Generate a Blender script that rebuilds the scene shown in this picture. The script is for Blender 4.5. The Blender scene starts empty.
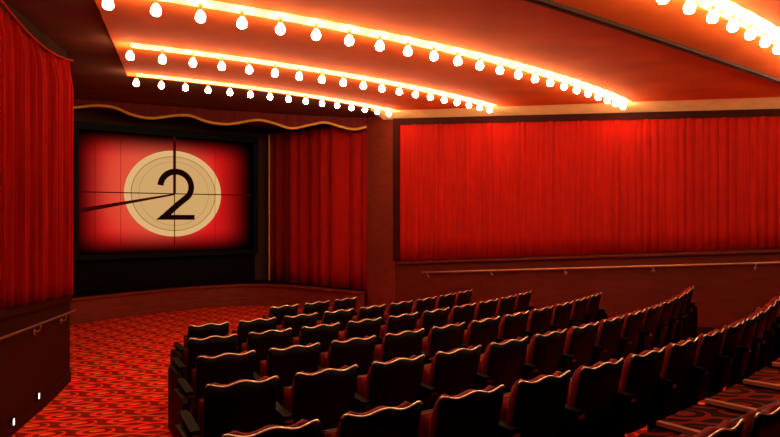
import bpy, math, random
from mathutils import Vector, Matrix
random.seed(4)
PI = math.pi
sc = bpy.context.scene
COL = sc.collection
EYE = 2.10            # eye height above the flat front floor

# ------------------------------------------------------------------ camera, world, exposure
cam_d = bpy.data.cameras.new('camera')
cam_d.sensor_width = 36.0
cam_d.lens = 36.0 * 620 / 780
cam_d.clip_start = 0.05
cam = bpy.data.objects.new('camera', cam_d)
cam.location = (0, 0, EYE)
cam.rotation_euler = (PI / 2, 0, 0)
COL.objects.link(cam)
sc.camera = cam
w = bpy.data.worlds.new('world')
sc.world = w
w.use_nodes = True
w.node_tree.nodes['Background'].inputs[0].default_value = (0.02, 0.004, 0.002, 1)
w.node_tree.nodes['Background'].inputs[1].default_value = 0.2
sc.view_settings.view_transform = 'Standard'
sc.view_settings.look = 'None'
sc.view_settings.exposure = 0.0
sc.view_settings.gamma = 1.0
BULB = 115.0           # radiance of a bulb
SCREEN = 0.80         # radiance of the picture

# ------------------------------------------------------------------ materials
def mat(name, col, rough=0.6, metal=0.0, spec=0.5, noise=0.0, nscale=8.0, stretch=None, bump=0.0, sheen=0.0):
    m = bpy.data.materials.new(name)
    m.use_nodes = True
    nt = m.node_tree
    b = nt.nodes['Principled BSDF']
    b.inputs['Base Color'].default_value = (*col, 1)
    b.inputs['Roughness'].default_value = rough
    b.inputs['Metallic'].default_value = metal
    b.inputs['Specular IOR Level'].default_value = spec
    if sheen:
        b.inputs['Sheen Weight'].default_value = sheen
        b.inputs['Sheen Tint'].default_value = (*[min(1, c * 1.6) for c in col], 1)
    if noise or bump:
        tc = nt.nodes.new('ShaderNodeTexCoord')
        mp = nt.nodes.new('ShaderNodeMapping')
        if stretch:
            mp.inputs['Scale'].default_value = stretch
        nz = nt.nodes.new('ShaderNodeTexNoise')
        nz.inputs['Scale'].default_value = nscale
        nz.inputs['Detail'].default_value = 4
        nt.links.new(tc.outputs['Object'], mp.inputs['Vector'])
        nt.links.new(mp.outputs['Vector'], nz.inputs['Vector'])
        if noise:
            rp = nt.nodes.new('ShaderNodeValToRGB')
            rp.color_ramp.elements[0].position = 0.3
            rp.color_ramp.elements[1].position = 0.7
            rp.color_ramp.elements[0].color = (*[c * (1 - noise) for c in col], 1)
            rp.color_ramp.elements[1].color = (*[min(1, c * (1 + noise)) for c in col], 1)
            nt.links.new(nz.outputs['Fac'], rp.inputs['Fac'])
            nt.links.new(rp.outputs['Color'], b.inputs['Base Color'])
        if bump:
            bp = nt.nodes.new('ShaderNodeBump')
            bp.inputs['Strength'].default_value = bump
            bp.inputs['Distance'].default_value = 0.02
            nt.links.new(nz.outputs['Fac'], bp.inputs['Height'])
            nt.links.new(bp.outputs['Normal'], b.inputs['Normal'])
    return m

def emit(name, col, strength, both=True):
    m = bpy.data.materials.new(name)
    m.use_nodes = True
    nt = m.node_tree
    nt.nodes.clear()
    e = nt.nodes.new('ShaderNodeEmission')
    e.inputs[0].default_value = (*col, 1)
    e.inputs[1].default_value = strength
    o = nt.nodes.new('ShaderNodeOutputMaterial')
    nt.links.new(e.outputs[0], o.inputs[0])
    return m

M = {}
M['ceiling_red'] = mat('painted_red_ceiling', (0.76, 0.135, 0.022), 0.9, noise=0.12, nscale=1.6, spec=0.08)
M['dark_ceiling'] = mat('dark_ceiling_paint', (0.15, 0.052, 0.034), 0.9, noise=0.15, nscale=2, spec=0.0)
M['wall_dark'] = mat('dark_brown_wall_paint', (0.030, 0.011, 0.007), 0.95, spec=0.0)  # one even dark brown for the left wall
M['brass_strip'] = mat('cream_enamel_strip', (0.92, 0.68, 0.32), 0.35, spec=0.25)
M['cream'] = mat('cream_moulding', (0.85, 0.55, 0.24), 0.5, noise=0.08, nscale=6)
M['dark_wood'] = mat('dark_stained_wood', (0.026, 0.0034, 0.0022), 0.6, noise=0.25, nscale=5, stretch=(1, 1, 8), spec=0.04)
M['red_wood'] = mat('red_brown_wainscot', (0.085, 0.0075, 0.0035), 0.55, noise=0.18, nscale=3, stretch=(1, 1, 6), spec=0.15)
M['stage_wood'] = mat('stage_front_wood', (0.16, 0.018, 0.008), 0.5, noise=0.2, nscale=4, stretch=(1, 1, 5), spec=0.2)
M['velvet'] = mat('red_velvet_curtain', (0.32, 0.0040, 0.0004), 0.9, noise=0.2, nscale=9, stretch=(6, 6, 0.12), spec=0.15)
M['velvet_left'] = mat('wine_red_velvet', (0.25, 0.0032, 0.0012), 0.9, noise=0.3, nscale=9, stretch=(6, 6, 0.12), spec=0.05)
M['velvet_shaded'] = mat('shaded_red_velvet', (0.20, 0.008, 0.005), 0.85, noise=0.25, nscale=9, stretch=(6, 6, 0.12), spec=0.1)  # red velvet darkened so its colour carries the shadow on the side drape
M['valance'] = mat('deep_red_valance_cloth', (0.13, 0.012, 0.010), 0.85, noise=0.2, nscale=5, stretch=(3, 3, 0.3), spec=0.1)
M['gold'] = mat('gold_cord', (0.75, 0.33, 0.05), 0.45, metal=0.3, bump=0.5, nscale=60)
M['black_cloth'] = mat('black_masking_cloth', (0.005, 0.003, 0.003), 0.9, spec=0.05)
M['grey_cloth'] = mat('dark_grey_masking', (0.055, 0.022, 0.018), 0.9, spec=0.05)
M['bezel'] = mat('black_screen_border', (0.003, 0.0035, 0.0035), 0.6, spec=0.08)
M['shell'] = mat('black_seat_shell', (0.0035, 0.0013, 0.0012), 0.5, spec=0.08)
M['trim'] = mat('pale_wood_edge', (1.0, 0.84, 0.62), 0.33, metal=0.7)
M['seat_red'] = mat('red_seat_cloth', (0.16, 0.0032, 0.002), 0.85, noise=0.15, nscale=30, spec=0.2)
M['arm_wood'] = mat('dark_armrest_wood', (0.007, 0.003, 0.0022), 0.5, noise=0.2, nscale=12, spec=0.02)
M['nosing'] = mat('worn_step_edge', (0.40, 0.14, 0.08), 0.4, spec=0.3)
M['iron'] = mat('black_iron', (0.004, 0.002, 0.002), 0.5, spec=0.08)
M['chrome'] = mat('bright_metal', (0.75, 0.7, 0.65), 0.2, metal=1.0)
M['brass'] = mat('brass_rail', (0.42, 0.20, 0.09), 0.4, metal=0.8)
M['old_brass'] = mat('dull_brass_rail', (0.16, 0.06, 0.03), 0.5, metal=0.6)
M['track'] = mat('dark_bronze_track', (0.035, 0.016, 0.010), 0.4, metal=0.4)
M['socket'] = mat('dark_brass_socket', (0.30, 0.17, 0.06), 0.5, metal=0.5)
M['bulb'] = emit('glowing_bulb', (1.0, 0.67, 0.36), BULB)
M['floor_light'] = emit('white_floor_lamp', (1.0, 0.93, 0.85), 3.0)

def carpet_material(name, ground, figure, core_col):
    m = bpy.data.materials.new(name)
    m.use_nodes = True
    nt = m.node_tree
    N, L = nt.nodes, nt.links
    b = N['Principled BSDF']
    b.inputs['Roughness'].default_value = 0.95
    b.inputs['Specular IOR Level'].default_value = 0.1
    def mth(op, a, c=None, d=None):
        n = N.new('ShaderNodeMath'); n.operation = op
        for i, v in enumerate((a, c, d)):
            if v is None: continue
            if isinstance(v, (int, float)): n.inputs[i].default_value = v
            else: L.new(v, n.inputs[i])
        return n.outputs[0]
    tc = N.new('ShaderNodeTexCoord')
    mp = N.new('ShaderNodeMapping')
    mp.inputs['Rotation'].default_value = (0, 0, math.radians(-12))
    mp.inputs['Scale'].default_value = (2.25, 3.0, 3.0)
    L.new(tc.outputs['Object'], mp.inputs['Vector'])
    sx = N.new('ShaderNodeSeparateXYZ'); L.new(mp.outputs['Vector'], sx.inputs[0])
    X, Y = sx.outputs[0], sx.outputs[1]
    row = mth('FLOOR', Y)
    xo = mth('ADD', X, mth('MULTIPLY', mth('MODULO', row, 2.0), 0.5))
    u = mth('SUBTRACT', mth('FRACT', xo), 0.5)
    v = mth('SUBTRACT', mth('FRACT', Y), 0.5)
    vv = mth('MULTIPLY', v, 1.25)
    r = mth('SQRT', mth('ADD', mth('MULTIPLY', u, u), mth('MULTIPLY', vv, vv)))
    a = mth('DIVIDE', mth('ARCTAN2', vv, u), 2 * PI)
    sp = mth('FRACT', mth('SUBTRACT', mth('MULTIPLY', r, 3.4), a))
    band = mth('LESS_THAN', mth('ABSOLUTE', mth('SUBTRACT', sp, 0.5)), 0.24)
    inner = mth('LESS_THAN', r, 0.44)
    scroll = mth('MULTIPLY', band, inner)
    # wavy leaf stem between the rows of scrolls
    wv = mth('ADD', v, mth('MULTIPLY', mth('SINE', mth('MULTIPLY', xo, 2 * PI)), 0.12))
    stem = mth('LESS_THAN', mth('ABSOLUTE', mth('SUBTRACT', mth('ABSOLUTE', wv), 0.40)), 0.075)
    pat = mth('MINIMUM', mth('ADD', scroll, stem), 1.0)
    core = mth('LESS_THAN', r, 0.11)
    mx = N.new('ShaderNodeMix'); mx.data_type = 'RGBA'
    mx.inputs['A'].default_value = (*ground, 1)
    mx.inputs['B'].default_value = (*figure, 1)
    L.new(pat, mx.inputs['Factor'])
    mx2 = N.new('ShaderNodeMix'); mx2.data_type = 'RGBA'
    mx2.inputs['B'].default_value = (*core_col, 1)
    L.new(mx.outputs['Result'], mx2.inputs['A'])
    L.new(core, mx2.inputs['Factor'])
    L.new(mx2.outputs['Result'], b.inputs['Base Color'])
    return m
M['carpet'] = carpet_material('scroll_pattern_carpet', (0.23, 0.008, 0.0035), (0.90, 0.048, 0.012), (0.95, 0.16, 0.045))
M['step_carpet_shaded'] = carpet_material('shaded_scroll_step_carpet', (0.016, 0.001, 0.0006), (0.15, 0.006, 0.003), (0.17, 0.015, 0.006))  # scroll carpet again, with the shade over the steps put into its colours

# ------------------------------------------------------------------ mesh helpers
class MB:
    def __init__(s):
        s.v, s.f, s.m = [], [], []
        s.mi = 0
    def add(s, vs, fs):
        o = len(s.v)
        s.v += [tuple(p) for p in vs]
        s.f += [tuple(i + o for i in f) for f in fs]
        s.m += [s.mi] * len(fs)
        return s
    def box(s, x0, x1, y0, y1, z0, z1, mtx=None):
        vs = [Vector((x, y, z)) for x in (x0, x1) for y in (y0, y1) for z in (z0, z1)]
        if mtx is not None: vs = [mtx @ p for p in vs]
        return s.add(vs, [(0, 1, 3, 2), (4, 6, 7, 5), (0, 4, 5, 1), (2, 3, 7, 6), (0, 2, 6, 4), (1, 5, 7, 3)])
    def grid(s, P):            # P[i][j] points
        n, k = len(P), len(P[0])
        return s.add([p for r in P for p in r],
                     [(i * k + j, i * k + j + 1, (i + 1) * k + j + 1, (i + 1) * k + j) for i in range(n - 1) for j in range(k - 1)])
    def slab(s, A, B):         # two matching grids joined round the rim into one closed solid
        n, k = len(A), len(A[0])
        vs = [p for r in A for p in r] + [p for r in B for p in r]
        o = n * k
        fs = []
        for i in range(n - 1):
            for j in range(k - 1):
                q = (i * k + j, i * k + j + 1, (i + 1) * k + j + 1, (i + 1) * k + j)
                fs.append(q); fs.append(tuple(o + t for t in reversed(q)))
        rim = [j for j in range(k)] + [i * k + k - 1 for i in range(1, n)] + \
              [(n - 1) * k + j for j in range(k - 2, -1, -1)] + [i * k for i in range(n - 2, 0, -1)]
        for a, b in zip(rim, rim[1:] + rim[:1]):
            fs.append((b, a, a + o, b + o))
        return s.add(vs, fs)
    def tube(s, pts, r, n=8, caps=True):
        pts = [Vector(p) for p in pts]
        rings = []
        for i, p in enumerate(pts):
            t = (pts[min(i + 1, len(pts) - 1)] - pts[max(i - 1, 0)]).normalized()
            up = Vector((0, 0, 1)) if abs(t.z) < 0.9 else Vector((1, 0, 0))
            a = t.cross(up).normalized(); b = t.cross(a).normalized()
            rr = r(i / max(1, len(pts) - 1)) if callable(r) else r
            rings.append([p + a * rr * math.cos(2 * PI * k / n) + b * rr * math.sin(2 * PI * k / n) for k in range(n)])
        vs = [q for ring in rings for q in ring]
        fs = [(i * n + k, i * n + (k + 1) % n, (i + 1) * n + (k + 1) % n, (i + 1) * n + k) for i in range(len(pts) - 1) for k in range(n)]
        if caps:
            fs.append(tuple(range(n))); fs.append(tuple((len(pts) - 1) * n + k for k in reversed(range(n))))
        return s.add(vs, fs)
    def lathe(s, prof, n=10, c=(0, 0, 0)):
        vs, fs = [], []
        for r, z in prof:
            vs += [(c[0] + r * math.cos(2 * PI * k / n), c[1] + r * math.sin(2 * PI * k / n), c[2] + z) for k in range(n)]
        for i in range(len(prof) - 1):
            fs += [(i * n + k, i * n + (k + 1) % n, (i + 1) * n + (k + 1) % n, (i + 1) * n + k) for k in range(n)]
        fs.append(tuple(range(n))); fs.append(tuple((len(prof) - 1) * n + k for k in reversed(range(n))))
        return s.add(vs, fs)
    def prism(s, poly, y0, y1, axis='y'):     # outline in (x,z) pushed along y, or in (y,z) pushed along x
        n = len(poly)
        if axis == 'y': vs = [(a, y0, b) for a, b in poly] + [(a, y1, b) for a, b in poly]
        else: vs = [(y0, a, b) for a, b in poly] + [(y1, a, b) for a, b in poly]
        return s.add(vs, [tuple(range(n)), tuple(reversed(range(n, 2 * n)))] +
                     [(i, (i + 1) % n, n + (i + 1) % n, n + i) for i in range(n)])
    def mesh(s, name, mats, smooth=False):
        me = bpy.data.meshes.new(name)
        me.from_pydata(s.v, [], s.f)
        for m in (mats if isinstance(mats, (list, tuple)) else [mats]): me.materials.append(m)
        me.polygons.foreach_set('material_index', s.m)
        me.validate(); me.update()
        import bmesh
        bm = bmesh.new(); bm.from_mesh(me)
        bmesh.ops.recalc_face_normals(bm, faces=bm.faces)
        bm.to_mesh(me); bm.free()
        if smooth: me.shade_smooth() if hasattr(me, 'shade_smooth') else None
        return me
    def build(s, name, mats, parent=None, smooth=False, bevel=0.0):
        o = bpy.data.objects.new(name, s.mesh(name, mats, smooth))
        COL.objects.link(o)
        if parent is not None: o.parent = parent
        if bevel:
            md = o.modifiers.new('bevel', 'BEVEL'); md.width = bevel; md.segments = 2; md.limit_method = 'ANGLE'
        if smooth == 'auto':
            pass
        return o

def thing(name, label, cat, loc=(0, 0, 0), rz=0.0, group=None):
    o = bpy.data.objects.new(name, None)
    o.empty_display_size = 0.1
    COL.objects.link(o)
    o.location = loc; o.rotation_euler = (0, 0, rz)
    o['label'] = label; o['category'] = cat
    if group: o['group'] = group
    return o

def struct(o):
    o['kind'] = 'structure'
    return o

# ------------------------------------------------------------------ geometry of the hall: everything is laid out round one centre
CX, CY = -7.74, 15.89
def polar(r, th): return CX + r * math.cos(math.radians(th)), CY + r * math.sin(math.radians(th))
def rad(x, y): return math.hypot(x - CX, y - CY)
def floor_z(x, y):
    return max(0.0, EYE - (1.80 + 0.0545 * (15.04 - rad(x, y)))) if rad(x, y) > 9.5 else 0.0
def ceil_z(x, y): return EYE + 2.10 - 0.0565 * (max(rad(x, y), 3.6) - 8.84)
NR = Vector((0.5, 0.866))                    # outward normal of the right wall, 11 m from the eye
DR = Vector((0.866, -0.5))                   # along the right wall towards the rear
R0 = Vector((0.2, 12.58))
def right_pt(s, off=0.0, z=0.0):             # off > 0 into the room
    p = R0 + DR * s - NR * off
    return Vector((p.x, p.y, z))
DL = Vector((0.26, -0.966))                  # along the left wall towards the rear
NL = Vector((0.966, 0.26))                   # into the room
L0 = Vector((-4.165, 8.0))
def left_pt(t, off=0.0, z=0.0):
    p = L0 + DL * t + NL * off
    return Vector((p.x, p.y, z))

# floor -----------------------------------------------------------
mb = MB()
xs = [-9 + i * 0.25 for i in range(77)]; ys = [-2.5 + i * 0.25 for i in range(80)]
mb.grid([[(x, y, floor_z(x, y)) for y in ys] for x in xs])
struct(mb.build('floor', M['carpet'], smooth=True))

# ceiling: dark border sheet, then the red panel the lights hang from
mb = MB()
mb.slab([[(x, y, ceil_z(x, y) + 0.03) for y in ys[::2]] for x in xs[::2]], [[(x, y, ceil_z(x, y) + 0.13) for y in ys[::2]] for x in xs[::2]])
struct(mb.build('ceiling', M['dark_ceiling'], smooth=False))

def drift(th): return 0.95 * (max(0.0, th + 63) / 35.5) ** 1.7
def arc_pt(rho, th): return polar(rho + drift(th), th)
def th_range(rho):
    ok = []
    for i in range(1600):
        th = -85 + i * 0.05
        x, y = arc_pt(rho, th)
        if x * 0.5 + y * 0.866 < 10.52 and (x + 2.50) * 0.944 + (y - 5.14) * 0.33 > 0: ok.append(th)
    return min(ok), max(ok)
rows = []
for i in range(34):
    rho = 7.38 + i * 0.27
    a, b = th_range(rho)
    rows.append([arc_pt(rho, a + (b - a) * j / 40) for j in range(41)])
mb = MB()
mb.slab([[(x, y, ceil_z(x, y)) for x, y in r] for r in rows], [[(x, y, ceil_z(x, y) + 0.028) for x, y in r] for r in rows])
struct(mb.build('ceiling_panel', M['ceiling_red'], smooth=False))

# right wall ------------------------------------------------------
def cur_top(s): return EYE + 1.895 - 0.0554 * s
def cur_bot(s): return EYE - 0.852 + 0.0637 * s
def crown_bot(s): return EYE + 2.01 - 0.0586 * s
def slanted(s0, s1, off0, off1, zb, zt, n=2):      # box along the right wall between two heights that follow the rake
    m_ = MB()
    S = [s0 + (s1 - s0) * i / n for i in range(n + 1)]
    A = [[right_pt(s, off0, zb(s)), right_pt(s, off0, zt(s))] for s in S]
    B = [[right_pt(s, off1, zb(s)), right_pt(s, off1, zt(s))] for s in S]
    m_.slab(A, B)
    return m_
SR = 9.6
wall_r = struct(slanted(-0.05, SR, 0.0, -0.15, lambda s: -0.1, lambda s: EYE + 2.5).build('wall_right', M['dark_wood']))
m_ = slanted(-0.05, SR, 0.035, 0.0, lambda s: -0.1, lambda s: cur_bot(s) - 0.0)
m_.build('wainscot', M['red_wood'], wall_r)
m_ = slanted(0.0, SR, 0.085, 0.03, lambda s: cur_bot(s) - 0.075, lambda s: cur_bot(s) - 0.03)
m_.build('ledge', M['red_wood'], wall_r, bevel=0.01)
m_ = slanted(-0.05, SR, 0.05, 0.03, lambda s: floor_z(*right_pt(s).xy), lambda s: floor_z(*right_pt(s).xy) + 0.14, 12)
struct(m_.build('baseboard_right', M['dark_wood']))
# cream crown band sloping from the ceiling to the wall head
m_ = MB()
S = [-0.38 + (SR + 0.38) * i / 24 for i in range(25)]
def crown_sec(s):
    zt = ceil_z(*right_pt(s, 0.5).xy); zb = crown_bot(s)
    out = []
    for k in range(7):
        t = k / 6
        off = 0.52 * (1 - t) + 0.02 * t
        z = zt + (zb - zt) * (t ** 1.35) + 0.02 * (1 - t)
        out.append((off, z))
    return out
m_.slab([[right_pt(s, o, z) for o, z in crown_sec(s)] for s in S], [[right_pt(s, o - 0.015, z + 0.09) for o, z in crown_sec(s)] for s in S])
struct(m_.build('trim_1', M['cream'], smooth=False))

# pleated cloth helper: a closed sheet following a path, folds pushed along a normal
def cloth(path, zb, zt, n, fold, thick=0.02, nz=6, taper=lambda v: 1.0):
    """path(u)->(x,y,nx,ny); zb/zt(u); fold(u,v) offset along the normal"""
    A, B = [], []
    for i in range(n + 1):
        u = i / n
        x, y, nx, ny = path(u)
        ra, rb = [], []
        for k in range(nz + 1):
            v = k / nz
            z = zb(u) + (zt(u) - zb(u)) * v
            f = fold(u, v) * taper(v)
            ra.append((x + nx * (f + thick), y + ny * (f + thick), z)); rb.append((x + nx * f, y + ny * f, z))
        A.append(ra); B.append(rb)
    m = MB(); m.slab(A, B)
    return m
rc = random.Random(11)
def folds(n_fold, amp, seed, sharp=1.0):
    r_ = random.Random(seed)
    ph = [r_.uniform(0, 2 * PI) for _ in range(4)]
    def f(u, v):
        if sharp == 0:
            w_ = 2 * PI * u * n_fold + 1.1 * math.sin(2 * PI * u * n_fold * 0.13 + ph[0]) + 0.8 * math.sin(2 * PI * u * n_fold * 0.37 + ph[1])
            return amp * (0.72 + 0.28 * math.sin(2 * PI * u * n_fold * 0.23 + ph[3])) * abs(math.sin(w_ / 2)) ** 0.7
        wob = 0.9 * math.sin(2 * PI * u * n_fold * 0.13 + ph[0]) + 0.6 * math.sin(2 * PI * u * n_fold * 0.31 + ph[1])
        a = 0.5 + 0.5 * math.sin(2 * PI * u * n_fold + wob + ph[2])
        mod = 0.65 + 0.35 * math.sin(2 * PI * u * n_fold * 0.21 + ph[3])
        return amp * mod * a ** sharp
    return f
SC = 9.2
cur_r = thing('wall_curtain', 'wide flat pleated red curtain panel filling the right wall above the wainscot', 'curtain', right_pt(0, 0, 0))
def loc_right(u):
    p = right_pt(0.03 + (SC) * u, 0.012) - right_pt(0, 0)
    return p.x, p.y, -NR.x, -NR.y
m_ = cloth(loc_right, lambda u: cur_bot(SC * u), lambda u: cur_top(SC * u), 1500, folds(74, 0.032, 3, 0))
m_.build('cloth', M['velvet'], cur_r, smooth=True)
m_ = slanted(0.0, SR, 0.06, 0.0, lambda s: cur_top(s) - 0.005, lambda s: crown_bot(s) + 0.03)
o = m_.build('top_rail', M['dark_wood']); o.parent = cur_r; o.matrix_parent_inverse = Matrix.Translation(-Vector(cur_r.location))
m_ = slanted(-0.13, 0.03, 0.06, 0.0, lambda s: cur_bot(0), lambda s: crown_bot(s) + 0.03)
o = m_.build('side_rail', M['dark_wood']); o.parent = cur_r; o.matrix_parent_inverse = Matrix.Translation(-Vector(cur_r.location))

# angled pier between stage drapes and the right wall
m_ = MB()
pa, pb = Vector((-0.50, 13.50)), Vector((0.10, 12.62))
dn = Vector((pb.y - pa.y, -(pb.x - pa.x))).normalized() * -1
m_.add([(*(pa), -0.1), (*(pb), -0.1), (*(pb + Vector((0.35, 0.25))), -0.1), (*(pa + Vector((0.35, 0.25))), -0.1),
        (*(pa), EYE + 2.3), (*(pb), EYE + 2.3), (*(pb + Vector((0.35, 0.25))), EYE + 2.3), (*(pa + Vector((0.35, 0.25))), EYE + 2.3)],
       [(0, 1, 2, 3), (4, 5, 6, 7), (0, 1, 5, 4), (1, 2, 6, 5), (2, 3, 7, 6), (3, 0, 4, 7)])
struct(m_.build('wall_pier', M['stage_wood']))

# left wall -------------------------------------------------------
TL = 8.6
def lcur_bot(t): return EYE - 0.968 + 0.0678 * t
def lcur_top(t):
    base = EYE + 2.04 - 0.060 * t
    return base - 0.115 * max(0.0, 1 - ((t - 1.335) / 1.335) ** 2)
def lslab(t0, t1, off0, off1, zb, zt, n=2):
    m_ = MB()
    S_ = [t0 + (t1 - t0) * i / n for i in range(n + 1)]
    m_.slab([[left_pt(s, off0, zb(s)), left_pt(s, off0, zt(s))] for s in S_], [[left_pt(s, off1, zb(s)), left_pt(s, off1, zt(s))] for s in S_])
    return m_
wall_l = struct(lslab(0, TL, 0, -0.14, lambda t: -0.1, lambda t: EYE + 2.4).build('wall_left', M['wall_dark']))
lslab(0, TL, 0.03, 0.0, lambda t: -0.1, lambda t: lcur_bot(t)).build('wainscot', M['dark_wood'], wall_l)
lslab(0, TL, 0.055, 0.0, lambda t: lcur_bot(t) - 0.10, lambda t: lcur_bot(t) - 0.02).build('ledge', M['dark_wood'], wall_l)
struct(lslab(0, TL, 0.045, 0.03, lambda t: floor_z(*left_pt(t).xy), lambda t: floor_z(*left_pt(t).xy) + 0.13, 12).build('baseboard_left', M['dark_wood']))
# the wall steps back beyond the left partition and closes behind the stage
m_ = MB()
P = [(-4.32, 8.05), (-7.9, 9.6), (-9.2, 12.4), (-9.0, 13.1)]
A = [[(x, y, -0.1), (x, y, EYE + 2.6)] for x, y in P]
B = [[(x - 0.12, y - 0.08, -0.1), (x - 0.12, y - 0.08, EYE + 2.6)] for x, y in P]
m_.slab(A, B)
struct(m_.build('wall_front_left', M['dark_ceiling']))

cur_l = thing('wall_curtain', 'deeply folded red curtain on the left side wall, its top edge sagging', 'curtain', left_pt(0, 0, 0))
CL = 8.4
def loc_left(u):
    p = left_pt(0.04 + CL * u, 0.0) - left_pt(0, 0)
    return p.x, p.y, NL.x, NL.y
def ltop_all(u):
    t = CL * u
    k = t % 2.67
    return EYE + 2.045 - 0.050 * t - 0.115 * max(0.0, 1 - ((k - 1.335) / 1.335) ** 2)
cloth(loc_left, lambda u: lcur_bot(CL * u), ltop_all, 1300, folds(64, 0.13, 8, 2.6), nz=16, taper=lambda v: 1.0 if v < 0.9 else 0.35 + 0.65 * (1 - v) / 0.1).build('cloth', M['velvet_left'], cur_l, smooth=True)
m_ = MB()
m_.tube([left_pt(CL * i / 90, 0.062, ltop_all(i / 90)) - left_pt(0, 0) for i in range(91)], 0.014)
o = m_.build('edge_cord', M['velvet_left'], cur_l, smooth=True)

# stage front: low curved wall, trims, stage floor ------------------
def bez(P, n):
    out = []
    for i in range(n + 1):
        u = i / n
        # catmull-rom through P
        x = u * (len(P) - 1); k = min(int(x), len(P) - 2); t = x - k
        p0, p1, p2, p3 = (Vector(P[max(0, k - 1)]), Vector(P[k]), Vector(P[k + 1]), Vector(P[min(len(P) - 1, k + 2)]))
        out.append(0.5 * ((2 * p1) + (p2 - p0) * t + (2 * p0 - 5 * p1 + 4 * p2 - p3) * t * t + (3 * p1 - p0 - 3 * p2 + p3) * t ** 3))
    return out
front = bez([(-7.3, 11.0), (-6.30, 12.30), (-5.35, 13.55), (-4.42, 14.50), (-3.55, 14.92), (-2.67, 14.85), (-1.95, 14.45), (-1.35, 13.95), (-0.85, 13.55), (-0.60, 13.36)], 72)
def offset(path, d):
    out = []
    for i, p in enumerate(path):
        t = (path[min(i + 1, len(path) - 1)] - path[max(0, i - 1)]).normalized()
        out.append(p + Vector((t.y, -t.x)) * d)      # d > 0 towards the audience
    return out
def strip_solid(path, d0, d1, z0, z1):
    a, b = offset(path, d0), offset(path, d1)
    m = MB()
    m.slab([[(p.x, p.y, z0), (p.x, p.y, z1)] for p in a], [[(p.x, p.y, z0), (p.x, p.y, z1)] for p in b])
    return m
ST = 0.50
stage = thing('stage', 'low curved wooden stage front below the black screen surround', 'stage', (0, 0, 0))
strip_solid(front, 0.0, -0.10, -0.02, ST - 0.02).build('front_panel', M['stage_wood'], stage)
strip_solid(front, 0.05, -0.12, ST - 0.035, ST + 0.015).build('nosing', M['stage_wood'], stage, bevel=0.008)
strip_solid(front, 0.022, 0.0, -0.02, 0.20).build('base_board', M['stage_wood'], stage, bevel=0.006)
m_ = MB()
back = [Vector((-8.3 + (8.3 - 0.7) * i / 72, 16.9 - 2.9 * max(0, i / 72 - 0.5) * 2)) for i in range(73)]
fr = offset(front, -0.11)
m_.slab([[(a.x, a.y, ST), (b.x, b.y, ST)] for a, b in zip(fr, back)], [[(a.x, a.y, ST - 0.06), (b.x, b.y, ST - 0.06)] for a, b in zip(fr, back)])
m_.build('stage_floor', M['black_cloth'], stage)

# front wall behind the screen
SA = math.atan2(2.66, 3.37)                 # direction of the screen
U = Vector((math.cos(SA), math.sin(SA))); NS = Vector((-U.y, U.x))
SP = Vector((-6.78, 13.30))
wm = Matrix.Translation((SP.x, SP.y, 0)) @ Matrix.Rotation(SA, 4, 'Z')
struct(MB().box(-1.6, 4.85, 0.16, 0.26, ST + 0.002, EYE + 2.55, wm).build('wall_front', M['grey_cloth']))
struct(MB().box(4.85, 8.2, 0.60, 0.75, ST + 0.002, EYE + 2.55, wm).build('wall_front_right', M['grey_cloth']))
mk = thing('masking_cloth', 'plain black cloth hanging beneath the screen down to the stage', 'cloth', (SP.x, SP.y, ST), SA)
MB().box(-1.2, 4.28, 0.13, 0.145, 0.003, EYE - 0.88 - ST).build('cloth', M['black_cloth'], mk)
MB().box(-1.2, 4.28, 0.125, 0.15, EYE - 0.885 - ST, EYE - 0.865 - ST).build('batten', M['bezel'], mk)

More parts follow.
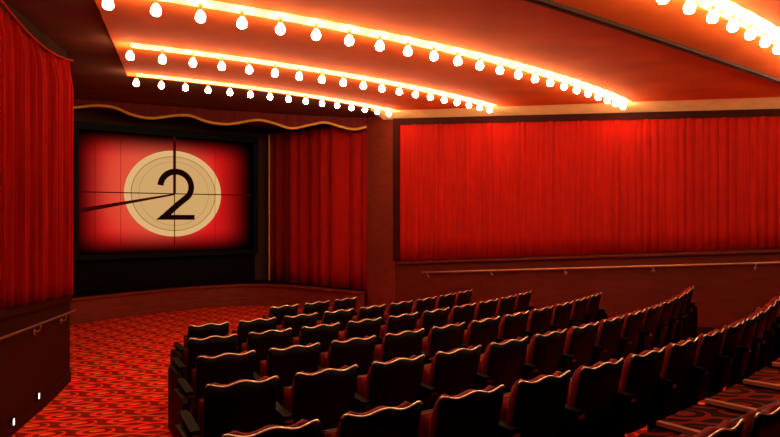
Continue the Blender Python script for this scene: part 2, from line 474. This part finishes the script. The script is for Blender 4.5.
# screen ------------------------------------------------------------
scr = thing('cinema_screen', 'big screen showing a red countdown leader with the numeral 2 on a cream disc', 'screen', (SP.x, SP.y, EYE), SA)
W, ZT, ZB = 4.29, 2.09, -0.90
m_ = MB()
m_.box(0, W, -0.05, 0.12, ZT - 0.16, ZT); m_.box(0, W, -0.05, 0.12, ZB, ZB + 0.115)
m_.box(0, 0.09, -0.05, 0.12, ZB + 0.115, ZT - 0.16); m_.box(W - 0.13, W, -0.05, 0.12, ZB + 0.115, ZT - 0.16)
m_.build('frame', M['bezel'], scr)
MB().box(0.05, W - 0.05, 0.02, 0.10, ZB + 0.05, ZT - 0.05).build('backing', M['bezel'], scr)
DX, DZ = 2.154, 0.571
def picture_material():
    m = bpy.data.materials.new('red_leader_picture'); m.use_nodes = True
    nt = m.node_tree; nt.nodes.clear(); N, L = nt.nodes, nt.links
    def mth(op, a, c=None, clamp=False):
        n = N.new('ShaderNodeMath'); n.operation = op; n.use_clamp = clamp
        for i, v in enumerate((a, c)):
            if v is None: continue
            if isinstance(v, (int, float)): n.inputs[i].default_value = v
            else: L.new(v, n.inputs[i])
        return n.outputs[0]
    def ramp(v, a, b):
        n = N.new('ShaderNodeMapRange'); n.interpolation_type = 'SMOOTHSTEP'
        L.new(v, n.inputs['Value']); n.inputs['From Min'].default_value = a; n.inputs['From Max'].default_value = b
        return n.outputs['Result']
    tc = N.new('ShaderNodeTexCoord'); s = N.new('ShaderNodeSeparateXYZ'); L.new(tc.outputs['Object'], s.inputs[0])
    x, z = s.outputs[0], s.outputs[2]
    e = mth('MULTIPLY', mth('MULTIPLY', ramp(x, -0.05, 0.85), ramp(x, 4.12, 2.95)), mth('MULTIPLY', ramp(z, -0.80, -0.18), ramp(z, 1.93, 1.30)))
    dx = mth('SUBTRACT', x, 1.75); dz = mth('SUBTRACT', z, 0.75)
    d = mth('SQRT', mth('ADD', mth('MULTIPLY', dx, dx), mth('MULTIPLY', dz, dz)))
    glow = ramp(d, 1.75, 0.7)
    mx = N.new('ShaderNodeMix'); mx.data_type = 'RGBA'
    mx.inputs['A'].default_value = (0.88, 0.012, 0.012, 1); mx.inputs['B'].default_value = (0.98, 0.22, 0.10, 1)
    L.new(mth('MULTIPLY', glow, 0.4), mx.inputs['Factor'])
    em = N.new('ShaderNodeEmission'); L.new(mx.outputs['Result'], em.inputs[0])
    L.new(mth('MULTIPLY', e, SCREEN), em.inputs[1])
    o = N.new('ShaderNodeOutputMaterial'); L.new(em.outputs[0], o.inputs[0])
    return m
pm = [picture_material(), emit('disc_cream', (0.90, 0.53, 0.20), SCREEN * 0.88), emit('ring_cream', (0.95, 0.58, 0.24), SCREEN * 0.95),
      emit('ring_line', (0.55, 0.25, 0.08), SCREEN * 0.8), emit('leader_line', (0.10, 0.004, 0.004), SCREEN * 0.5), emit('numeral_black', (0.012, 0.0015, 0.0015), SCREEN)]
m_ = MB()
def flat(poly, y): m_.add([(a, y, b) for a, b in poly], [tuple(range(len(poly)))])
def flatstrip(path, wd, y):
    L_, R_ = [], []
    for i, (a, b) in enumerate(path):
        p, q = path[max(0, i - 1)], path[min(len(path) - 1, i + 1)]
        tx, tz = q[0] - p[0], q[1] - p[1]; l = math.hypot(tx, tz)
        ww = wd(i / (len(path) - 1)) if callable(wd) else wd
        L_.append((a - tz / l * ww / 2, b + tx / l * ww / 2)); R_.append((a + tz / l * ww / 2, b - tx / l * ww / 2))
    n = len(path)
    m_.add([(a, y, b) for a, b in L_] + [(a, y, b) for a, b in R_], [(i, i + 1, n + i + 1, n + i) for i in range(n - 1)])
def ell(rx, rz, n=72): return [(DX + 0.01 + rx * math.cos(2 * PI * k / n), DZ + 0.015 + rz * math.sin(2 * PI * k / n)) for k in range(n)]
m_.mi = 0; flat([(0.085, ZB + 0.11), (W - 0.125, ZB + 0.11), (W - 0.125, ZT - 0.155), (0.085, ZT - 0.155)], 0.0)
m_.mi = 2; flat(ell(1.143, 1.010), -0.003)
m_.mi = 3; flat(ell(1.000, 0.880), -0.005)
m_.mi = 1; flat(ell(0.980, 0.862), -0.007)
m_.mi = 3; flatstrip(ell(0.82, 0.75) + ell(0.82, 0.75)[:1], 0.008, -0.008)
m_.mi = 4
flatstrip([(0.09, DZ + 0.005), (W - 0.16, DZ + 0.02)], 0.024, -0.009)
flatstrip([(DX, ZT - 0.16), (DX, DZ)], 0.068, -0.009)
flatstrip([(DX, DZ), (DX, ZB + 0.12)], 0.022, -0.009)
flatstrip([(0.09, 0.165), (DX, DZ)], lambda u: 0.10 - 0.06 * u, -0.010)
for xx in (0.42, 0.95, 3.15): flatstrip([(xx, ZB + 0.3), (xx, ZT - 0.3)], 0.008, -0.009)
m_.mi = 5
def zt_(px, py): return DX + (px - 247) * 0.00513, DZ - (py - 222) * 0.00505
path = []
for k in range(33):
    a = math.radians(176 - (176 + 36) * k / 32)
    path.append(zt_(254 + 71 * math.cos(a), 187 - 71 * math.sin(a)))
path += [zt_(262, 270), zt_(196, 331)]
flatstrip(path, 0.142, -0.012)
flat([zt_(163, 341), zt_(341, 341), zt_(341, 318), zt_(188, 318)], -0.013)
m_.build('picture', pm, scr)

# drapes and valance ------------------------------------------------
dr = thing('stage_drape', 'tall red drape in broad folds at the right of the stage beside the wood pier', 'drape', (-0.45, 13.66, ST))
d0, d1 = Vector((-0.36, 13.72)), Vector((-2.36, 15.36))
dd = (d1 - d0); dnn = Vector((-dd.y, dd.x)).normalized()
if dnn.y > 0: dnn = -dnn
def dpath(u):
    p = d0 + dd * u
    return p.x + 0.45, p.y - 13.66, dnn.x, dnn.y
cloth(dpath, lambda u: 0.018, lambda u: EYE + 2.13 - ST, 300, folds(6.6, 0.24, 21, 0)).build('cloth', M['velvet'], dr, smooth=True)
dk = thing('stage_drape', 'narrow side drape in shaded red with a gold edge, next to the screen', 'drape', (-2.38, 15.40, ST))
e0, e1 = Vector((-2.36, 15.36)), Vector((-3.06, 15.93))
ee = e1 - e0
def epath(u):
    p = e0 + ee * u
    return p.x + 2.38, p.y - 15.40, dnn.x, dnn.y
cloth(epath, lambda u: 0.018, lambda u: EYE + 2.18 - ST, 60, folds(2.2, 0.05, 5)).build('cloth', M['velvet_shaded'], dk, smooth=True)
px, py, nx, ny = epath(1.0)
MB().tube([(px - 0.005 + nx * 0.05, py + ny * 0.05, 0.02), (px - 0.005 + nx * 0.05, py + ny * 0.05, EYE + 2.15 - ST)], 0.018).build('gold_edge', M['gold'], dk)

va = thing('valance', 'scalloped dark red valance with a gold cord hem hanging above the stage', 'valance', (-3.7, 13.5, EYE + 2.3))
VA, VM, VB = Vector((-6.9, 12.3)), Vector((-3.7, 14.0)), Vector((-0.5, 13.5))
hem = [(0.0, 2.17), (0.03, 2.16), (0.078, 2.239), (0.138, 2.314), (0.186, 2.293), (0.234, 2.168), (0.285, 2.117), (0.354, 2.187), (0.382, 2.21), (0.41, 2.203), (0.464, 2.084), (0.52, 2.047), (0.548, 2.065),
       (0.627, 2.151), (0.678, 2.089), (0.74, 1.976), (0.81, 2.057), (0.856, 2.101), (0.907, 2.014), (0.956, 1.944), (1.0, 1.99)]
def hem_z(u):
    for i in range(len(hem) - 1):
        if hem[i][0] <= u <= hem[i + 1][0]:
            a, b = hem[i], hem[i + 1]
            pa_, pb_ = hem[max(0, i - 1)], hem[min(len(hem) - 1, i + 2)]
            h = b[0] - a[0]; t = (u - a[0]) / h
            m0 = (b[1] - pa_[1]) / (b[0] - pa_[0]) * h; m1 = (pb_[1] - a[1]) / (pb_[0] - a[0]) * h
            return (2 * t ** 3 - 3 * t * t + 1) * a[1] + (t ** 3 - 2 * t * t + t) * m0 + (-2 * t ** 3 + 3 * t * t) * b[1] + (t ** 3 - t * t) * m1
    return hem[-1][1]
def vpt(u): return (1 - u) ** 2 * VA + 2 * u * (1 - u) * VM + u * u * VB
def vpath(u):
    p = vpt(u); q = vpt(min(1, u + .01)) - vpt(max(0, u - .01)); n = Vector((q.y, -q.x)).normalized()
    return p.x + 3.7, p.y - 13.5, n.x, n.y
cloth(vpath, lambda u: hem_z(u) - 2.3, lambda u: ceil_z(*vpt(u)) + 0.025 - EYE - 2.3, 200, folds(26, 0.02, 2)).build('cloth', M['valance'], va, smooth=True)
m_ = MB()
pts = []
for i in range(161):
    x, y, nx, ny = vpath(i / 160)
    pts.append((x + nx * 0.035, y + ny * 0.035, hem_z(i / 160) - 2.3))
m_.tube(pts, 0.030)
m_.build('gold_hem', M['gold'], va, smooth=True)

# ceiling strips with bulbs --------------------------------------------
bulb_prof = [(0.015, 0.062), (0.018, 0.050), (0.031, 0.034), (0.043, 0.014), (0.046, -0.006), (0.041, -0.027), (0.027, -0.042), (0.009, -0.048)]
bulb_me = MB().lathe(bulb_prof, 8).mesh('light_bulb', M['bulb'])
for p in bulb_me.polygons: p.use_smooth = True
strips = [('row of round bulbs on the polished ceiling strip nearest the viewer, upper right', 14.715, -62.7, -29.75, 1.655, 24),
          ('longest full row of bulbs, on the second ceiling strip from the viewer', 11.97, -63.3, -27.4, 1.80, 23),
          ('middle row of bulbs on the ceiling, on the third strip from the viewer', 9.75, -61.4, -27.4, 1.92, 19),
          ('shortest row of bulbs on the ceiling strip closest to the screen and valance', 7.60, -59.1, -26.3, 2.04, 15)]
for label, rho, ta, tb, hb, nb in strips:
    N_ = 200
    pts = [arc_pt(rho, ta + (tb - ta) * i / N_) for i in range(N_ + 1)]
    x0, y0 = pts[0]
    root = thing('marquee_light_strip', label, 'light strip', (x0, y0, ceil_z(x0, y0)), 0, 'rows of bare bulbs across the ceiling')
    bz = EYE + hb
    A, B = [], []
    for i in range(0, N_ + 1, 4):
        x, y = pts[i]
        dx, dy = x - CX, y - CY; l = math.hypot(dx, dy); dx /= l; dy /= l
        zc = ceil_z(x, y)
        A.append([(x + dx * o_ - x0, y + dy * o_ - y0, zc + dz_ - ceil_z(x0, y0)) for o_, dz_ in ((-0.07, 0.004), (-0.07, -0.008), (0.17, -0.008), (0.17, 0.004))])
        B.append([(p[0], p[1], p[2] + 0.0045) for p in A[-1]])
    m_ = MB()
    k = len(A[0])
    for i in range(len(A) - 1):
        for j in range(k):
            a, b = A[i][j], A[i][(j + 1) % k]; c, d = A[i + 1][(j + 1) % k], A[i + 1][j]
            m_.add([a, b, c, d], [(0, 1, 2, 3)])
    m_.add(A[0], [(0, 1, 2, 3)]); m_.add(A[-1], [(0, 1, 2, 3)])
    m_.build('mounting_strip', M['brass_strip'], root)
    # evenly spaced bulbs
    total = sum((Vector(pts[i + 1]) - Vector(pts[i])).length for i in range(N_))
    STEP = total / (nb - 1) - 1e-5; kb = 0
    acc, nxt = 0.0, 0.0
    for i in range(N_):
        p, q = Vector(pts[i]), Vector(pts[i + 1])
        l = (q - p).length
        while acc + l >= nxt:
            b = p + (q - p) * ((nxt - acc) / l)
            zc = ceil_z(b.x, b.y) - 0.008
            o = bpy.data.objects.new('light_bulb', bulb_me); COL.objects.link(o); o.parent = root
            o.location = (b.x - x0, b.y - y0, bz - ceil_z(x0, y0))
            s = MB().lathe([(0.030, zc - bz + 0.001), (0.030, zc - bz - 0.006), (0.017, zc - bz - 0.012), (0.017, 0.052), (0.013, 0.048)], 8).build('socket', M['socket'], o)
            nxt += STEP * (1.065 - 0.13 * kb / (nb - 2)); kb += 1
        acc += l

# dark track across the ceiling
tk = thing('ceiling_track', 'thin dark metal track crossing the red ceiling between two rows of bulbs', 'track', (1.125, 5.17, ceil_z(1.125, 5.17)))
a, b = Vector((0.33, 4.43)), Vector((5.46, 8.25))
m_ = MB(); m2 = MB()
for k in (-1, 1):
    A, B = [], []
    for i in range(31):
        p = a + (b - a) * i / 30; n = Vector((-(b - a).y, (b - a).x)).normalized()
        q0, q1 = p + n * (0.012 * k), p + n * (0.036 * k)
        zc = ceil_z(p.x, p.y) - tk.location.z
        A.append([(q.x - 1.125, q.y - 5.17, zc + 0.003) for q in (q0, q1)]); B.append([(q.x - 1.125, q.y - 5.17, zc - 0.035) for q in (q0, q1)])
    (m_ if k < 0 else m2).slab(A, B)
m_.build('rail', M['track'], tk); m2.build('rail', M['track'], tk)
m_ = MB(); A, B = [], []
for i in range(31):
    p = a + (b - a) * i / 30; n = Vector((-(b - a).y, (b - a).x)).normalized()
    zc = ceil_z(p.x, p.y) - tk.location.z
    A.append([((p + n * s).x - 1.125, (p + n * s).y - 5.17, zc + 0.003) for s in (-0.012, 0.012)]); B.append([((p + n * s).x - 1.125, (p + n * s).y - 5.17, zc - 0.015) for s in (-0.012, 0.012)])
m_.slab(A, B); m_.build('channel', M['track'], tk)

# handrails ---------------------------------------------------------------
def rail(name, label, pt, s0, s1, z, brs, mtl, rr=0.018):
    o0 = pt(s0, 0, 0); o0.z = z(s0)
    t = thing(name, label, 'handrail', o0)
    n = 16
    pts = [pt(s0 + (s1 - s0) * i / n, 0.10, z(s0 + (s1 - s0) * i / n)) - o0 for i in range(n + 1)]
    MB().tube(pts, rr, 10).build('rail', mtl, t, smooth=True)
    for s in brs:
        m = MB()
        a = pt(s, 0.10, z(s) - 0.018) - o0; c = pt(s, 0.09, z(s) - 0.075) - o0; d = pt(s, 0.036, z(s) - 0.085) - o0
        m.tube([a, (a + c) / 2, c, (c + d) / 2, d], 0.009, 6)
        e = pt(s, 0.048, z(s) - 0.085) - o0
        m.tube([d, e], 0.032, 10)
        m.build('bracket', M['brass'], t, smooth=True)
    return t
def sx(x, off=0.1):     # station on the right wall where the sight line through column x meets it
    k = (x - 390) / 620
    d = (11 - off) / (0.866 + 0.5 * k)
    return (Vector((k * d, d)) - (R0 - NR * off)).dot(DR)
rs0 = sx(422); rs1 = sx(780)
rail('wall_handrail', 'long brass handrail along the right wall below the curtain', right_pt, rs0, SR - 0.3,
     lambda s: EYE - 1.064 + (1.064 - 0.655) * (s - rs0) / (rs1 - rs0), [sx(427), sx(491), sx(565), sx(653), sx(756), 7.6], M['brass'])
rail('wall_handrail', 'short brass handrail on the left wall under the folded curtain', left_pt, 0.05, 7.5,
     lambda t: EYE - 1.19 + 0.0562 * t, [0.5, 1.6, 3.4, 5.2], M['old_brass'], 0.013)

# low aisle lights
for t, h, lab in ((1.458, -1.89, 'small white aisle light low on the left wall, the one nearer the screen'),
                  (2.284, -1.905, 'small white aisle light low on the left wall, the one nearer the viewer')):
    p = left_pt(t, 0.031, EYE + h)
    L_ = thing('aisle_light', lab, 'light', p, math.atan2(NL.y, NL.x), 'aisle lights')
    MB().box(0.0, 0.018, -0.030, 0.030, -0.045, 0.045).build('housing', M['iron'], L_)
    MB().box(0.017, 0.021, -0.017, 0.017, -0.028, 0.028).build('lens', M['floor_light'], L_)

# ------------------------------------------------------------------ seats
PITCH = 0.56
BT = 0.885
def ztop(u): return BT - 0.012 + 0.011 * math.cos(4 * PI * u) - 0.05 * max(0, abs(u) - 0.455) / 0.045 * max(0, abs(u) - 0.455) / 0.045 * 0.35
def yback(u, z): return 0.105 * (BT - z) / 0.5 - 0.022 * (1 - (2 * u) ** 2) + 0.012
def half(z): return 0.212 + 0.012 * (z - 0.40) / 0.48
NU, NZ = 16, 6
def seat_meshes():
    m = {}
    A, B, C, D = [], [], [], []
    for i in range(NU + 1):
        u = -0.5 + i / NU
        ra, rb = [], []
        for k in range(NZ + 1):
            zb = 0.31 + 0.02 * (2 * u) ** 4
            z = zb + (ztop(u) - zb) * k / NZ
            x = 2 * u * half(z)
            ra.append((x, yback(u, z), z)); rb.append((x, yback(u, z) + 0.016, z))
        A.append(ra); B.append(rb)
    m['back_shell'] = (MB().slab(A, B), M['shell'], True)
    tr = []
    for i in range(33):
        u = -0.5 + i / 32
        z = ztop(u); tr.append((2 * u * half(z), yback(u, z) + 0.008, z + 0.001))
    m['edge_trim'] = (MB().tube(tr, 0.0066, 6), M['trim'], True)
    A, B = [], []
    for i in range(NU + 1):
        u = -0.5 + i / NU
        ra, rb = [], []
        for k in range(NZ + 3):
            v = k / (NZ + 2)
            z = 0.44 + (ztop(u) + 0.001 - 0.44) * v
            x = 2 * u * (half(z) - 0.002 - 0.045 * max(0.0, (z - (BT - 0.11)) / 0.11) ** 1.5)
            edge = min(1.0, (1 - abs(2 * u)) / 0.14, (1 - v) / 0.10 + 0.0, v / 0.1)
            puff = 0.046 + 0.032 * math.sqrt(max(0.0, edge * (2 - edge)))
            y = yback(u, z) + 0.0165
            ra.append((x, y, z)); rb.append((x, y + puff, z))
        A.append(ra); B.append(rb)
    m['back_cushion'] = (MB().slab(A, B), M['seat_red'], True)
    # tipped-up seat: cushion towards the back, dark pan in front
    A, B, C, D = [], [], [], []
    for i in range(13):
        u = -0.5 + i / 12
        ra, rb, rc_, rd = [], [], [], []
        for k in range(9):
            v = k / 8
            z = 0.24 + 0.50 * v; y0_ = 0.235 - 0.02 * v + 0.02
            edge = min(1.0, (1 - abs(2 * u)) / 0.16, (1 - v) / 0.14, v / 0.14)
            puff = 0.02 + 0.05 * math.sqrt(max(0, edge * (2 - edge)))
            x = 2 * u * 0.212
            ra.append((x, y0_, z)); rb.append((x, y0_ - puff, z)); rc_.append((x, y0_ + 0.001, z)); rd.append((x, y0_ + 0.028, z))
        A.append(ra); B.append(rb); C.append(rc_); D.append(rd)
    m['seat_cushion'] = (MB().slab(A, B), M['seat_red'], True)
    m['seat_pan'] = (MB().slab(C, D), M['shell'], True)
    return m
def side_meshes():
    m = {}
    poly = [(-0.02, 0.0), (0.30, 0.0), (0.30, 0.03), (0.20, 0.06), (0.17, 0.30), (0.20, 0.52), (0.30, 0.575), (0.30, 0.60), (0.03, 0.60), (0.05, 0.45), (0.06, 0.20), (0.03, 0.05), (-0.02, 0.03)]
    m['leg'] = (MB().prism(poly, -0.016, 0.016, 'x'), M['iron'], False)
    arm = MB()
    A, B = [], []
    for i in range(11):
        t = i / 10
        y = -0.005 + 0.36 * t
        wd = 0.030 * (1 - 0.35 * max(0, (t - 0.75) / 0.25) ** 2)
        z = 0.601 + 0.022 * t
        A.append([(-wd, y, z), (wd, y, z)]); B.append([(-wd, y, z + 0.034), (wd, y, z + 0.034)])
    arm.slab(A, B)
    m['armrest'] = (arm, M['arm_wood'], False)
    m['bracket'] = (MB().box(-0.024, 0.024, -0.018, -0.004, 0.597, 0.614).box(-0.03, 0.03, -0.016, 0.02, 0.592, 0.604), M['chrome'], False)
    return m
SEAT = {k: (a.mesh(k, b), s) for k, (a, b, s) in seat_meshes().items()}
SIDE = {k: (a.mesh(k, b), s) for k, (a, b, s) in side_meshes().items()}
for me, s in list(SEAT.values()):
    for p in me.polygons: p.use_smooth = True
PANEL = MB().prism([(-0.03, 0.0), (0.33, 0.0), (0.33, 0.55), (0.28, 0.598), (0.0, 0.598), (-0.03, 0.56)], -0.022, 0.022, 'x').mesh('end_panel', M['iron'])
def put(me, name, parent, loc=(0, 0, 0), smooth=False):
    o = bpy.data.objects.new(name, me); COL.objects.link(o); o.parent = parent; o.location = loc
    return o
ORD = ['first', 'second', 'third', 'fourth', 'fifth', 'sixth', 'seventh', 'eighth', 'ninth', 'tenth', 'eleventh', 'twelfth', 'thirteenth', 'fourteenth', 'fifteenth', 'sixteenth']
ROWS = [  # radius of the back line, arc position of the first seat's left edge, seats, words for the row
    (9.60, 6.62, 3, 'front row, nearest the stage'),
    (10.81, 5.86, 9, 'second row from the stage'),
    (11.863, 6.19, 10, 'third row from the stage'),
    (12.922, 6.58, 11, 'fourth row from the stage'),
    (13.981, 6.94, 14, 'fifth row from the stage'),
    (15.04, 7.31, 13, 'sixth row from the stage'),
    (16.175, 9.40, 5, 'last row, nearest the viewer')]
GROUP = ['seats of the front row', 'seats of the second row', 'seats of the third row', 'seats of the fourth row', 'seats of the fifth row', 'seats of the sixth row', 'seats of the last row']
for ri, (R, s0, n, words_) in enumerate(ROWS):
    for i in range(n):
        s = s0 + 0.235 + PITCH * i
        th = -90 + math.degrees(s / R)
        x, y = polar(R, th)
        end = ''
        if i == 0 and ri != 6: end = ' at its left aisle end'
        if i == n - 1 and ri not in (0, 6): end = ' at its right wall end'
        lab = 'black-backed tip-up seat, %s from the left in the %s' % (ORD[i], words_)
        root = thing('theatre_seat', lab, 'seat', (x, y, floor_z(x, y)), math.radians(th + 90), GROUP[ri])
        for k, (me, sm) in SEAT.items(): put(me, k, root)
        for k, (me, sm) in SIDE.items(): put(me, k, root, (-PITCH / 2, 0, 0))
        if i == 0 and ri != 6:
            put(PANEL, 'end_panel', root, (-PITCH / 2 - 0.039, 0, 0))
        if i == n - 1:
            for k, (me, sm) in SIDE.items(): put(me, k, root, (PITCH / 2, 0, 0))
            put(PANEL, 'end_panel', root, (PITCH / 2 + 0.039, 0, 0))

# carpeted steps between the last two rows, at the right
stp = thing('carpeted_steps', 'short flight of carpeted steps with pale nosings behind the sixth row', 'steps', (*polar(15.4, -52), floor_z(*polar(15.4, -52))))
bx, by, bz0 = stp.location
for i in range(-2, 5):
    ta_, tb_ = -50.97 + 2.38 * i, -50.97 + 2.38 * (i + 1)
    ra_ = 15.12 + 0.05 * max(0, i)
    zt = EYE - 1.36 + 0.04 * i
    A, B, C_, D_ = [], [], [], []
    for q in (ta_, tb_):
        zf = floor_z(*polar(15.4, q)) - bz0 - 0.02
        A.append([(polar(r_, q)[0] - bx, polar(r_, q)[1] - by, zt - bz0) for r_ in (ra_, 15.62)])
        B.append([(p[0], p[1], zt - bz0 - 0.02) for p in A[-1]])
        C_.append([(p[0], p[1], zt - bz0 - 0.021) for p in A[-1]])
        D_.append([(p[0], p[1], zf) for p in A[-1]])
    MB().slab(A, B).build('tread', M['step_carpet_shaded'], stp)
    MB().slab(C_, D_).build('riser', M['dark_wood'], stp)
    A, B = [], []
    for q in (ta_ - 0.03, ta_ + 0.13):
        A.append([(polar(r_, q)[0] - bx, polar(r_, q)[1] - by, zt - bz0 + 0.006) for r_ in (ra_, 15.62)])
        B.append([(p[0], p[1], zt - bz0 - 0.022) for p in A[-1]])
    MB().slab(A, B).build('nosing', M['nosing'], stp)
